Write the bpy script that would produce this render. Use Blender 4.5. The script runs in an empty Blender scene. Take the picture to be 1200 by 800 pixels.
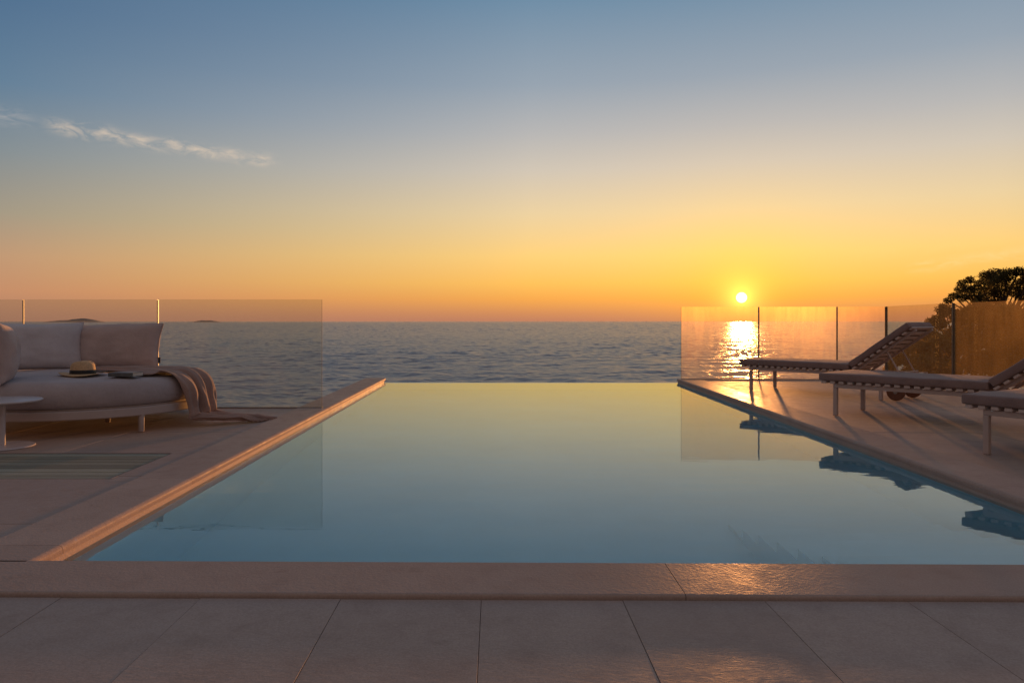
import bpy, bmesh, math, random
import numpy as np
from mathutils import Vector, Matrix, noise

R = math.radians
random.seed(7)
rng = np.random.default_rng(11)
scene = bpy.context.scene
col = scene.collection

# ----------------------------------------------------------------------------
# basic dimensions (metres); camera 0.9 m above the terrace, looking along +Y
# ----------------------------------------------------------------------------
CAM_H = 0.90
SUN_AZ = math.atan2(289, 850)            # from +Y towards +X
SUN_EL = R(1.78)
SUN_DIR = Vector((math.sin(SUN_AZ) * math.cos(SUN_EL), math.cos(SUN_AZ) * math.cos(SUN_EL), math.sin(SUN_EL)))
WATER_Z = -0.062
SEA_Z = -12.0
POOL_L = -1.74                            # inner edge of the left coping
POOL_N, POOL_F = 2.72, 11.35
def pool_r(y): return 2.58 + 0.0245 * y   # inner edge of the right coping
W_STR = 0.85                              # world strength; exposure undoes it
SUN_E = 3.8

# ----------------------------------------------------------------------------
# helpers
# ----------------------------------------------------------------------------
class MB:
    """collects faces of one part and links them as one mesh object"""
    def __init__(s): s.v = []; s.f = []; s.m = []; s.sm = []
    def add(s, vs, fs, mat=0, smooth=False):
        o = len(s.v); s.v += [tuple(v) for v in vs]
        for f in fs:
            s.f.append([i + o for i in f]); s.m.append(mat); s.sm.append(smooth)
        return s
    def box(s, x0, x1, y0, y1, z0, z1, mat=0, M=None):
        vs = [Vector((x, y, z)) for z in (z0, z1) for y in (y0, y1) for x in (x0, x1)]
        if M is not None: vs = [M @ v for v in vs]
        return s.add(vs, [(0,2,3,1),(4,5,7,6),(0,1,5,4),(2,6,7,3),(0,4,6,2),(1,3,7,5)], mat)
    def rbox(s, x0, x1, y0, y1, z0, z1, b=0.006, mat=0, M=None, seg=2):
        bm = bmesh.new(); bmesh.ops.create_cube(bm, size=1)
        for v in bm.verts:
            v.co = Vector(((x0+x1)/2 + v.co.x*(x1-x0), (y0+y1)/2 + v.co.y*(y1-y0), (z0+z1)/2 + v.co.z*(z1-z0)))
        bmesh.ops.bevel(bm, geom=bm.edges[:], offset=b, segments=seg, affect='EDGES', profile=.5, clamp_overlap=True)
        bm.verts.index_update()
        vs = [v.co.copy() for v in bm.verts]
        if M is not None: vs = [M @ v for v in vs]
        s.add(vs, [[v.index for v in f.verts] for f in bm.faces], mat, False); bm.free()
        return s
    def slab(s, x0, x1, y0, y1, z0, z1, c=0.003, M=None, mat=0):
        """paving slab: chamfered arris round the top"""
        P = []
        for (z, k) in ((z0, 0), (z1 - c, 0), (z1, c)):
            P += [Vector((x0+k, y0+k, z)), Vector((x1-k, y0+k, z)), Vector((x1-k, y1-k, z)), Vector((x0+k, y1-k, z))]
        if M is not None: P = [M @ p for p in P]
        F = [(8,9,10,11)]
        for r in (0, 4):
            for i in range(4):
                j = (i+1) % 4; F.append((r+i, r+j, r+4+j, r+4+i))
        return s.add(P, F, mat)
    def tube(s, pts, r, n=10, mat=0, caps=True, rs=None):
        pts = [Vector(p) for p in pts]; base = len(pts)
        rings = []; up = None
        for i, p in enumerate(pts):
            d = (pts[min(i+1, base-1)] - pts[max(i-1, 0)]).normalized()
            if up is None:
                a = Vector((0,0,1)) if abs(d.z) < .9 else Vector((1,0,0))
                up = d.cross(a).normalized()
            up = (up - d * up.dot(d)).normalized(); w = d.cross(up)
            rr = rs[i] if rs else r
            rings.append([p + rr*(math.cos(2*math.pi*k/n)*up + math.sin(2*math.pi*k/n)*w) for k in range(n)])
        vs = [v for ring in rings for v in ring]; F = []
        for i in range(base-1):
            for k in range(n):
                k2 = (k+1) % n; F.append((i*n+k, i*n+k2, (i+1)*n+k2, (i+1)*n+k))
        s.add(vs, F, mat, True)
        if caps:
            s.add(rings[0], [list(range(n))[::-1]], mat); s.add(rings[-1], [list(range(n))], mat)
        return s
    def lathe(s, prof, c=(0,0,0), n=48, mat=0, fx=None, smooth=True):
        """prof: (radius, z) list; fx(v) deforms"""
        c = Vector(c); vs = []
        for (r, z) in prof:
            for k in range(n):
                a = 2*math.pi*k/n; p = Vector((r*math.cos(a), r*math.sin(a), z))
                vs.append((fx(p) if fx else p) + c)
        F = []; m = len(prof)
        for i in range(m-1):
            for k in range(n):
                k2 = (k+1) % n; F.append((i*n+k, i*n+k2, (i+1)*n+k2, (i+1)*n+k))
        return s.add(vs, F, mat, smooth)
    def build(s, name, mats, parent=None, loc=None):
        me = bpy.data.meshes.new(name)
        me.from_pydata(s.v, [], s.f)
        for m in (mats if isinstance(mats, (list, tuple)) else [mats]): me.materials.append(m)
        me.polygons.foreach_set('material_index', s.m)
        me.polygons.foreach_set('use_smooth', s.sm)
        me.update()
        o = bpy.data.objects.new(name, me); col.objects.link(o)
        if parent: o.parent = parent
        if loc: o.location = loc
        return o

def tag(o, label=None, cat=None, group=None, kind=None):
    if label: o['label'] = label
    if cat: o['category'] = cat
    if group: o['group'] = group
    if kind: o['kind'] = kind
    return o
def empty(name, loc, rz=0, label=None, cat=None, group=None):
    o = bpy.data.objects.new(name, None); col.objects.link(o)
    o.empty_display_size = .1; o.location = loc; o.rotation_euler = (0, 0, rz)
    return tag(o, label, cat, group)
def copy_tree(o, parent=None):
    c = o.copy(); col.objects.link(c); c.parent = parent
    for ch in list(o.children): copy_tree(ch, c)
    return c
def subsurf(o, n=1):
    m = o.modifiers.new('s', 'SUBSURF'); m.levels = n; m.render_levels = n
def auto_smooth(o, ang=35):
    bm = bmesh.new(); bm.from_mesh(o.data)
    for e in bm.edges:
        if len(e.link_faces) == 2 and e.calc_face_angle(0) > R(ang): e.smooth = False
    bm.to_mesh(o.data); bm.free()

# ----------------------------------------------------------------------------
# materials
# ----------------------------------------------------------------------------
def s2l(c): return tuple(((x/255)/12.92 if x/255 <= .04045 else ((x/255+.055)/1.055)**2.4) for x in c)
class NT:
    def __init__(s, mat): s.t = mat.node_tree; s.n = s.t.nodes; s.l = s.t.links
    def node(s, typ, **kw):
        n = s.n.new(typ)
        for k, v in kw.items():
            if k.startswith('_'): setattr(n, k[1:], v)
        return n
    def link(s, a, b): s.l.new(a, b)
    def setin(s, n, i, v):
        if isinstance(v, bpy.types.NodeSocket): s.l.new(v, n.inputs[i])
        elif v is not None: n.inputs[i].default_value = v
    def math(s, op, a, b=None, c=None, clamp=False):
        n = s.n.new('ShaderNodeMath'); n.operation = op; n.use_clamp = clamp
        for i, v in enumerate((a, b, c)): s.setin(n, i, v)
        return n.outputs[0]
    def mixc(s, f, a, b, typ='MIX'):
        n = s.n.new('ShaderNodeMix'); n.data_type = 'RGBA'; n.blend_type = typ
        s.setin(n, 0, f); s.setin(n, 6, a); s.setin(n, 7, b)
        return n.outputs[2]
    def noise(s, vec, scale, detail=4, rough=.55, dist=0):
        n = s.n.new('ShaderNodeTexNoise'); n.inputs['Scale'].default_value = scale
        n.inputs['Detail'].default_value = detail; n.inputs['Roughness'].default_value = rough
        n.inputs['Distortion'].default_value = dist
        s.l.new(vec, n.inputs['Vector']); return n.outputs['Fac']
    def coord(s, what='Object', scale=(1,1,1), rot=(0,0,0)):
        c = s.n.new('ShaderNodeTexCoord')
        m = s.n.new('ShaderNodeMapping'); m.inputs['Scale'].default_value = scale; m.inputs['Rotation'].default_value = rot
        s.l.new(c.outputs[what], m.inputs['Vector']); return m.outputs[0]
    def ramp(s, f, stops, interp='LINEAR'):
        n = s.n.new('ShaderNodeValToRGB'); n.color_ramp.interpolation = interp
        e = n.color_ramp.elements
        while len(e) < len(stops): e.new(0.5)
        for i, (p, c) in enumerate(stops):
            e[i].position = p; e[i].color = tuple(c)[:3] + (1,)
        s.setin(n, 0, f); return n.outputs[0]
    def mapr(s, v, a, b, c=0, d=1, smooth=False):
        n = s.n.new('ShaderNodeMapRange'); n.clamp = True
        if smooth: n.interpolation_type = 'SMOOTHSTEP'
        s.setin(n, 0, v); n.inputs[1].default_value = a; n.inputs[2].default_value = b
        n.inputs[3].default_value = c; n.inputs[4].default_value = d
        return n.outputs[0]
    def bump(s, h, strength, dist, normal=None):
        n = s.n.new('ShaderNodeBump'); n.inputs['Strength'].default_value = strength; n.inputs['Distance'].default_value = dist
        s.l.new(h, n.inputs['Height'])
        if normal is not None: s.l.new(normal, n.inputs['Normal'])
        return n.outputs[0]

def new_mat(name):
    m = bpy.data.materials.new(name); m.use_nodes = True
    t = NT(m); b = t.n['Principled BSDF']
    return m, t, b

def stone(name, c0, c1, c2, rough=.42, b1=.5, hammered=True, spec=.5):
    m, t, b = new_mat(name)
    v = t.coord()
    big = t.noise(v, 1.1, 5, .6)
    mid = t.noise(v, 7, 5, .6, .3)
    fine = t.noise(v, 160, 3, .6)
    c = t.mixc(t.mapr(big, .3, .7), c0 + (1,), c1 + (1,))
    c = t.mixc(t.mapr(mid, .5, .78, 0, .55), c, c2 + (1,))
    c = t.mixc(t.mapr(fine, .35, .65, 0, .34), c, (c0[0]*.55, c0[1]*.53, c0[2]*.5, 1))
    # small weather stains
    st = t.noise(v, 3.3, 6, .7, .8)
    c = t.mixc(t.mapr(st, .62, .75, 0, .45), c, (c0[0]*.45, c0[1]*.42, c0[2]*.4, 1))
    isl = t.node('ShaderNodeNewGeometry').outputs['Random Per Island']
    c = t.mixc(t.mapr(isl, 0, 1, 0, .38), c, (c2[0]*.8, c2[1]*.8, c2[2]*.82, 1))
    t.link(c, b.inputs['Base Color'])
    r = t.math('ADD', t.math('MULTIPLY', t.math('SUBTRACT', t.math('ADD', t.math('MULTIPLY', mid, .5), t.math('MULTIPLY', t.noise(v, 24, 5, .65, .6), .5)), .5), .9), rough)
    t.link(r, b.inputs['Roughness'])
    b.inputs['Specular IOR Level'].default_value = spec
    if hammered:
        vo = t.node('ShaderNodeTexVoronoi'); vo.inputs['Scale'].default_value = 75; t.link(v, vo.inputs['Vector'])
        h = t.math('ADD', t.math('MULTIPLY', t.noise(v, 55, 4, .65, .4), 1.2), t.math('MULTIPLY', vo.outputs['Distance'], .4))
        n1 = t.bump(h, b1, .006)
    else:
        v2 = t.coord('Object', (1.0, 2.6, 1), (0, 0, R(38)))
        h = t.math('ADD', t.noise(v2, 26, 5, .62, .5), t.math('MULTIPLY', t.noise(v, 120, 3, .6), .25))
        n1 = t.bump(h, b1, .006)
    t.link(n1, b.inputs['Normal'])
    return m

M = {}
M['coping'] = stone('coping stone', (.46,.352,.30), (.53,.415,.36), (.37,.28,.24), rough=.44, b1=.17, spec=.008)
M['paving'] = stone('paving stone', (.44,.338,.288), (.51,.40,.345), (.35,.266,.228), rough=.58, b1=.24, hammered=False, spec=.10)
M['coping_face_lit'] = stone('coping face stone with painted sun', (.58,.445,.375), (.64,.50,.43), (.48,.365,.31), rough=.5, b1=.25, spec=.05)  # same stone as the coping, colour raised to paint in sunlight
M['joint'] = new_mat('joint mortar')[0]; M['joint'].node_tree.nodes['Principled BSDF'].inputs['Base Color'].default_value = (.16,.12,.10,1)
M['joint'].node_tree.nodes['Principled BSDF'].inputs['Roughness'].default_value = .9

def simple(name, c, rough=.5, metal=0, var=.15, scale=30, bump=.15, bscale=200, spec=.5, sheen=0, stretch=(1,1,1)):
    m, t, b = new_mat(name)
    v = t.coord('Object', stretch)
    n = t.noise(v, scale, 5, .6)
    cc = t.mixc(t.mapr(n, .3, .7), tuple(x*(1-var) for x in c) + (1,), tuple(min(1, x*(1+var)) for x in c) + (1,))
    t.link(cc, b.inputs['Base Color'])
    b.inputs['Roughness'].default_value = rough; b.inputs['Metallic'].default_value = metal
    b.inputs['Specular IOR Level'].default_value = spec
    if sheen: b.inputs['Sheen Weight'].default_value = sheen
    if bump: t.link(t.bump(t.noise(v, bscale, 3, .6), bump, .002), b.inputs['Normal'])
    return m
def fabric(name, c, wscale=420, rough=.9, var=.16, mottled=False):
    m, t, b = new_mat(name)
    v = t.coord()
    big = t.noise(v, 5, 4, .6)
    fine = t.noise(v, 260, 2, .7)
    thr = t.noise(t.coord('Object', (1, 1, 9)), 120, 2, .7)
    f = t.math('ADD', t.math('MULTIPLY', big, .35), t.math('ADD', t.math('MULTIPLY', fine, .35), t.math('MULTIPLY', thr, .3)))
    cc = t.mixc(t.mapr(f, .38, .62), tuple(x*(1-var) for x in c) + (1,), tuple(min(1, x*(1+var)) for x in c) + (1,))
    t.link(cc, b.inputs['Base Color']); b.inputs['Roughness'].default_value = rough
    b.inputs['Specular IOR Level'].default_value = .25
    b.inputs['Sheen Weight'].default_value = .15
    w1 = t.node('ShaderNodeTexWave'); w1.inputs['Scale'].default_value = wscale/3; t.link(v, w1.inputs['Vector'])
    h = t.math('ADD', fine, t.math('MULTIPLY', w1.outputs['Fac'], .3))
    soft = t.bump(t.noise(v, 14, 4, .55, .4), .25, .03)
    t.link(t.bump(h, .3, .002, soft), b.inputs['Normal'])
    return m

M['bed_fabric'] = fabric('daybed linen', (.46,.405,.41))
M['pillow_fabric'] = fabric('pillow linen', (.52,.41,.38))
M['pillow_pale'] = fabric('pale pillow linen', (.60,.56,.57))
M['throw'] = fabric('knitted throw', (.35,.235,.195), var=.22)
M['mattress'] = fabric('lounger mattress fabric', (.27,.195,.18), var=.25)
M['frame'] = simple('cream powder coated metal', (.50,.41,.375), .42, 0, .05, 8, .05)
M['table'] = simple('cream table lacquer', (.58,.52,.52), .35, 0, .05, 8, .05)
M['slat'] = simple('woven lounger slat', (.58,.49,.45), .7, 0, .12, 40, .2)
M['wheel_wood'] = simple('teak wheel', (.15,.06,.03), .5, 0, .25, 20, .15, stretch=(1,6,1))
M['straw'] = simple('woven straw', (.60,.40,.22), .75, 0, .22, 90, .6, 150)
M['band'] = simple('black hat ribbon', (.012,.011,.012), .6, 0, .1, 60, .1)
M['cover'] = simple('printed book cover', (.10,.11,.11), .35, 0, .3, 18, 0)
M['cover_art'] = simple('pale printed book cover', (.40,.36,.32), .35, 0, .5, 14, 0)
M['paper'] = simple('book pages', (.62,.56,.48), .8, 0, .12, 30, .2, stretch=(1,1,60))
m, t, b = new_mat('weathered deck boards'); v = t.coord('Object', (.6,9,9))
isl = t.node('ShaderNodeNewGeometry').outputs['Random Per Island']
c = t.mixc(isl, (.20,.185,.14,1), (.40,.385,.30,1)); c = t.mixc(t.mapr(t.noise(v, 9, 5, .6), .35, .7, 0, .4), c, (.17,.155,.12,1))
t.link(c, b.inputs['Base Color']); b.inputs['Roughness'].default_value = .7; b.inputs['Specular IOR Level'].default_value = .2; M['deck'] = m
M['steel'] = simple('grey metal', (.30,.29,.28), .38, .8, .06, 20, .05)
M['brass'] = simple('pale anodised joint strip', (.62,.52,.38), .35, .25, .05, 20, 0)
M['darkpost'] = simple('dark metal post', (.10,.095,.09), .4, .5, .06, 20, 0)
M['tag'] = simple('dark woven label', (.03,.035,.04), .8, 0, .1, 60, 0)
M['bark'] = simple('pine bark', (.10,.065,.045), 1.0, 0, .35, 12, .8, 30, spec=0.0, stretch=(1,1,.25))
M['tile'] = simple('pool tile', (.36,.70,.83), .35, 0, .06, 1.2, 0)
M['render'] = simple('retaining wall render', (.40,.33,.28), .85, 0, .12, 3, .3, 40)

# soil and scrub of the hillside
m, t, b = new_mat('hillside scrub'); v = t.coord()
c = t.ramp(t.noise(v, .35, 8, .65, .4), [(.3, (.05,.06,.025)), (.5, (.10,.085,.045)), (.68, (.22,.18,.13))])
t.link(c, b.inputs['Base Color']); b.inputs['Roughness'].default_value = .95
t.link(t.bump(t.noise(v, 1.6, 8, .7), .8, .4), b.inputs['Normal']); M['hill'] = m
M['island'] = simple('island rock and scrub', (.20,.185,.17), .95, 0, .2, .01, 0)

# glass: tinted transmission, fresnel reflection, dried salt spray that can carry a painted sun tint
def glass(name, tint, dust, dcol, fwd=0.0, refl=.4):
    m, t, b = new_mat(name); t.n.remove(b); out = t.n['Material Output']
    tr = t.node('ShaderNodeBsdfTransparent'); tr.inputs[0].default_value = tint + (1,)
    gl = t.node('ShaderNodeBsdfGlossy'); gl.inputs['Roughness'].default_value = .02
    lw = t.node('ShaderNodeLayerWeight'); lw.inputs[0].default_value = .5
    fr = t.math('ADD', t.math('MULTIPLY', t.math('POWER', lw.outputs['Facing'], 5.0), refl), .02)
    mx = t.node('ShaderNodeMixShader'); t.link(fr, mx.inputs[0]); t.link(tr.outputs[0], mx.inputs[1]); t.link(gl.outputs[0], mx.inputs[2])
    tl = t.node('ShaderNodeBsdfTranslucent'); tl.inputs[0].default_value = dcol + (1,)
    v = t.coord('Object', (1, 1, .12))
    v2 = t.coord('Object', (1, 1, 1))
    n = t.math('ADD', t.math('MULTIPLY', t.noise(v, 14, 5, .6, .3), .6), t.math('MULTIPLY', t.noise(v2, 2.2, 5, .6), .6))
    d = t.mapr(n, .35, .85, dust*.45, dust*1.7)
    m2 = t.node('ShaderNodeMixShader'); t.link(d, m2.inputs[0]); t.link(mx.outputs[0], m2.inputs[1]); t.link(tl.outputs[0], m2.inputs[2])
    rf = t.node('ShaderNodeBsdfRefraction'); rf.inputs['Roughness'].default_value = .5; rf.inputs['IOR'].default_value = 1.28
    rf.inputs[0].default_value = (1,.75,.35,1)  # orange tint painting the sun's glow into the salt haze
    m3 = t.node('ShaderNodeMixShader'); t.link(t.mapr(n, .35, .85, fwd*.6, fwd*1.5), m3.inputs[0]); t.link(m2.outputs[0], m3.inputs[1]); t.link(rf.outputs[0], m3.inputs[2])
    t.link((m3 if fwd else m2).outputs[0], out.inputs[0])
    return m
M['glass_clean'] = glass('clear balustrade glass', (.895,.915,.90), .007, (.8,.75,.7))
M['glass_salt_glow'] = glass('sun tinted salt stained balustrade glass', (.93,.90,.85), .040, (.85,.62,.40), .0036)  # salt, its colour tinted orange to paint in sun glow
M['glass_heavy_glow'] = glass('heavily sun tinted salt stained balustrade glass', (.93,.90,.84), .066, (.85,.58,.26), .003, .03)  # more salt, tinted gold to paint in a stronger sun glow
M['glass_edge'] = simple('polished glass edge', (.30,.28,.22), .4, 0, .05, 20, 0)
M['glass_edge_dim'] = simple('dimmed glass edge', (.07,.08,.07), .8, 0, .05, 20, 0, spec=.05)  # same glass edge, colour darkened to tone down sun on free ends and top

# pool water: a refracting surface with very slight ripples
m, t, b = new_mat('pool water'); t.n.remove(b); out = t.n['Material Output']
g = t.node('ShaderNodeBsdfGlass'); g.inputs['IOR'].default_value = 1.45; g.inputs['Roughness'].default_value = 0.0
g.inputs[0].default_value = (.86,.95,.97,1)
v = t.coord('Object', (.55, 1.5, 1))
h = t.math('ADD', t.noise(v, 3.2, 2, .5, .2), t.math('MULTIPLY', t.noise(v, 9, 2, .5), .25))
t.link(t.bump(h, .09, .010), g.inputs['Normal']); t.link(g.outputs[0], out.inputs[0]); M['pool_water'] = m

# sea
m, t, b = new_mat('sea water')
b.inputs['Base Color'].default_value = (.27,.252,.245,1); b.inputs['Roughness'].default_value = .33
b.inputs['IOR'].default_value = 1.333
v = t.coord('Object', (.7, 1.0, 1), (0, 0, R(-8)))
pv = t.coord('Object', (.45, 1.0, 1), (0, 0, R(-5)))
# wind waves of every length at about the same steepness, in lighter and darker gusts
h = t.math('ADD', t.noise(v, .5, 5, .6, .35), t.math('MULTIPLY', t.noise(v, 2.0, 3, .6, .3), .3))
patch = t.noise(pv, .011, 8, .66, .7)
bn = t.node('ShaderNodeBump'); bn.inputs['Distance'].default_value = .22; t.link(h, bn.inputs['Height'])
t.link(t.mapr(patch, .38, .64, .45, 1.0), bn.inputs['Strength'])
t.link(bn.outputs[0], b.inputs['Normal']); M['sea'] = m

# foliage
def leaf_mat(name, c0, c1):
    m, t, b = new_mat(name)
    v = t.coord()
    c = t.mixc(t.mapr(t.noise(v, 1.3, 4, .6), .35, .65), c0 + (1,), c1 + (1,))
    t.link(c, b.inputs['Base Color']); b.inputs['Roughness'].default_value = .6
    b.inputs['Specular IOR Level'].default_value = .06
    tl = t.node('ShaderNodeBsdfTranslucent'); t.link(c, tl.inputs[0])
    mx = t.node('ShaderNodeMixShader'); mx.inputs[0].default_value = .55
    t.link(b.outputs[0], mx.inputs[1]); t.link(tl.outputs[0], mx.inputs[2]); t.link(mx.outputs[0], t.n['Material Output'].inputs[0])
    return m
M['pine'] = leaf_mat('pine needles', (.075,.065,.024), (.12,.095,.036))
M['shrub'] = leaf_mat('evergreen shrub leaves', (.10,.080,.026), (.22,.15,.045))

# ----------------------------------------------------------------------------
# world: dusk sky as a function of direction, with the low sun
# ----------------------------------------------------------------------------
w = bpy.data.worlds.new('World'); scene.world = w; w.use_nodes = True
t = NT(w); bg = t.n['Background']
tc = t.node('ShaderNodeTexCoord')
nrm = t.node('ShaderNodeVectorMath', _operation='NORMALIZE'); t.link(tc.outputs['Generated'], nrm.inputs[0])
sep = t.node('ShaderNodeSeparateXYZ'); t.link(nrm.outputs[0], sep.inputs[0])
DEG = 180/math.pi
el = t.math('MULTIPLY', t.math('ARCSINE', sep.outputs[2]), DEG)
az = t.math('MULTIPLY', t.math('ARCTAN2', sep.outputs[0], sep.outputs[1]), DEG)
daz = t.math('ABSOLUTE', t.math('SUBTRACT', az, SUN_AZ*DEG))
daz = t.math('MINIMUM', daz, t.math('SUBTRACT', 360, daz))
te = t.math('DIVIDE', el, 30.0, clamp=True)
L = lambda st: [(p, s2l(c)) for p, c in st]
r1 = t.ramp(te, L([(0,(188,126,98)),(.02,(206,138,92)),(.058,(240,165,80)),(.10,(250,190,92)),(.17,(250,206,122)),(.28,(231,206,160)),
                   (.39,(205,195,180)),(.48,(180,180,180)),(.60,(147,161,175)),(.80,(107,139,165)),(1,(86,118,152))]))
r2 = t.ramp(te, L([(0,(172,124,102)),(.067,(196,141,106)),(.143,(190,150,117)),(.237,(161,150,131)),(.367,(130,140,145)),
                   (.51,(96,125,150)),(.68,(78,110,142)),(1,(64,93,130))]))
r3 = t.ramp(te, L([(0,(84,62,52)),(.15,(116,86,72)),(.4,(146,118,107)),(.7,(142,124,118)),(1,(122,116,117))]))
c = t.mixc(t.mapr(daz, 16, 54), r1, r2)
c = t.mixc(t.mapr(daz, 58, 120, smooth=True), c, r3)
c = t.mixc(t.mapr(el, 28, 70, smooth=True), c, s2l((114,111,115)) + (1,))
# glow round the sun
dot = t.node('ShaderNodeVectorMath', _operation='DOT_PRODUCT'); t.link(nrm.outputs[0], dot.inputs[0]); dot.inputs[1].default_value = SUN_DIR
gam = t.math('MULTIPLY', t.math('ARCCOSINE', t.math('MINIMUM', dot.outputs['Value'], 1.0)), DEG)
g1 = t.math('EXPONENT', t.math('DIVIDE', gam, -5.0))
g2 = t.math('EXPONENT', t.math('DIVIDE', gam, -.75))
c = t.mixc(1.0, c, t.mixc(g1, (0,0,0,1), (.20,.11,0.01,1)), 'ADD')
c = t.mixc(1.0, c, t.mixc(g2, (0,0,0,1), (1.7,1.2,.5,1)), 'ADD')
c = t.mixc(t.math('MULTIPLY', t.math('EXPONENT', t.math('DIVIDE', gam, -3.2)), .95, clamp=True), c, t.mixc(1.0, c, (1.05,.90,.30,1), 'MULTIPLY'))
# thin streaks of cirrus, high on the left and low on the right
def streak(az0, el0, az1, el1, wdt, amt, col_, seed, base):
    L_ = math.hypot(az1-az0, el1-el0); ux, uy = (az1-az0)/L_, (el1-el0)/L_
    a = t.math('SUBTRACT', az, az0); e = t.math('SUBTRACT', el, el0)
    u = t.math('ADD', t.math('MULTIPLY', a, ux), t.math('MULTIPLY', e, uy))
    q = t.math('SUBTRACT', t.math('MULTIPLY', e, ux), t.math('MULTIPLY', a, uy))
    cb = t.node('ShaderNodeCombineXYZ'); t.link(u, cb.inputs[0]); t.link(q, cb.inputs[1]); cb.inputs[2].default_value = seed
    mp = t.node('ShaderNodeMapping'); mp.inputs['Scale'].default_value = (.55, 1.5, 1); t.link(cb.outputs[0], mp.inputs[0])
    n1 = t.noise(mp.outputs[0], 1.0, 9, .62, .9)
    n2 = t.noise(cb.outputs[0], .33, 3, .5)
    qq = t.math('ADD', q, t.math('MULTIPLY', t.math('SUBTRACT', n2, .5), wdt*1.8))
    band = t.math('EXPONENT', t.math('MULTIPLY', t.math('POWER', t.math('DIVIDE', t.math('ABSOLUTE', qq), wdt), 2), -1))
    ends = t.math('MULTIPLY', t.mapr(u, -.3, 1.0, smooth=True), t.mapr(u, L_-2.0, L_+.3, 1, 0, smooth=True))
    f = t.math('MULTIPLY', t.math('MULTIPLY', band, ends), t.mapr(n1, .42, .73))
    f = t.math('MULTIPLY', f, amt, clamp=True)
    return t.mixc(f, base, col_ + (1,))
c = streak(-32.0, 13.0, -16.4, 11.9, .42, .85, s2l((228,205,180)), 3.1, c)
c = streak(-35.5, 13.3, -31.8, 13.2, .5, .45, s2l((215,200,190)), 8.2, c)
c = streak(29.5, 3.6, 40.5, 4.9, .35, .95, s2l((255,212,135)), 5.3, c)
c = streak(26, 4.6, 35, 5.2, .3, .35, s2l((255,212,130)), 15.3, c)
# sun disc
disc = t.mapr(gam, .12, .44, 1, 0, smooth=True)
c = t.mixc(1.0, c, t.mixc(disc, (0,0,0,1), (14,11,6,1)), 'ADD')
# a physical twilight sky of the same sun adds a little to the dome
sky = t.node('ShaderNodeTexSky'); sky.sky_type = 'NISHITA'; sky.sun_disc = False
sky.sun_elevation = SUN_EL; sky.sun_rotation = SUN_AZ; sky.dust_density = 2
c = t.mixc(1.0, c, t.mixc(1.0, sky.outputs[0], (.007,.007,.007,1), 'MULTIPLY'), 'ADD')
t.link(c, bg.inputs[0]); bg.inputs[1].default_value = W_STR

# the sun as a lamp
sl = bpy.data.lights.new('sun', 'SUN'); sl.energy = SUN_E; sl.angle = R(1.3); sl.color = (1, .40, .115)
so = bpy.data.objects.new('sun', sl); col.objects.link(so)
so.rotation_euler = SUN_DIR.to_track_quat('Z', 'Y').to_euler(); so.location = SUN_DIR*60

# ----------------------------------------------------------------------------
# camera
# ----------------------------------------------------------------------------
cd = bpy.data.cameras.new('camera'); co = bpy.data.objects.new('camera', cd); col.objects.link(co)
co.location = (0, 0, CAM_H); co.rotation_euler = (R(90), 0, 0)
cd.sensor_width = 36; cd.lens = 850/1200*36
cd.shift_x = 20/1200; cd.shift_y = -23.5/1200
cd.clip_start = .05; cd.clip_end = 100000
scene.camera = co

# ----------------------------------------------------------------------------
# sea, hillside, islands
# ----------------------------------------------------------------------------
AZ = np.unique(np.concatenate([np.radians(np.linspace(-115, 115, 260)), np.radians(np.linspace(-41, 43, 900))]))
rad = [20.0]
while rad[-1] < 9000: rad.append(rad[-1] + min(160, max(.45, .19*rad[-1]**2/((CAM_H-SEA_Z)*725))))
while rad[-1] < 60000: rad.append(rad[-1]*1.2)
RR, AA = np.meshgrid(np.array(rad), AZ, indexing='ij')
X = RR*np.sin(AA); Y = RR*np.cos(AA); Zs = np.zeros_like(X); SX = np.zeros_like(X); SY = np.zeros_like(X)
wr = np.random.default_rng(5)
for k in range(64):                                  # wind sea, short steep waves to a low swell
    lam = 1.6*(22/1.6)**(wr.uniform()**1.35); th = R(-74) + wr.normal()*.6
    kk = 2*math.pi/lam; amp = .0050*lam**.84*wr.uniform(.5, 1.3); cx_, cy_ = math.cos(th), math.sin(th)
    ph = kk*(X*cx_ + Y*cy_) + wr.uniform(0, 6.28)
    Zs += amp*np.sin(ph); sl_ = amp*kk*np.cos(ph); SX += sl_*cx_; SY += sl_*cy_
gust = .85 + .22*np.sin(X*.031 + 1.3*np.sin(Y*.013)) * np.sin(Y*.019 + np.sin(X*.012)) + .2*np.sin(X*.006 + 2*np.sin(Y*.0031))*np.sin(Y*.004 + 1)
fade = gust*np.clip(1.12 - RR/7000, .25, 1)
Zs *= fade*np.clip(1 - (RR-2500)/3000, 0, 1); SX *= fade; SY *= fade
NRM = np.stack([-SX, -SY, np.ones_like(SX)], -1).reshape(-1, 3); NRM /= np.linalg.norm(NRM, axis=1)[:, None]
V = np.stack([X, Y, Zs + SEA_Z], -1).reshape(-1, 3).astype(np.float32)
nr, na = RR.shape; ii, jj = np.meshgrid(np.arange(nr-1), np.arange(na-1), indexing='ij')
a0 = (ii*na + jj).ravel(); Q = np.stack([a0, a0+na, a0+na+1, a0+1], -1).astype(np.int32)[:, ::-1]
me = bpy.data.meshes.new('sea'); me.vertices.add(len(V)); me.vertices.foreach_set('co', V.ravel())
me.loops.add(Q.size); me.loops.foreach_set('vertex_index', np.ascontiguousarray(Q).ravel())
me.polygons.add(len(Q)); me.polygons.foreach_set('loop_start', np.arange(0, Q.size, 4, dtype=np.int32))
me.polygons.foreach_set('use_smooth', np.ones(len(Q), dtype=bool)); me.materials.append(M['sea']); me.update(calc_edges=True); me.validate()
me.normals_split_custom_set_from_vertices(NRM.astype(np.float32))
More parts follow.
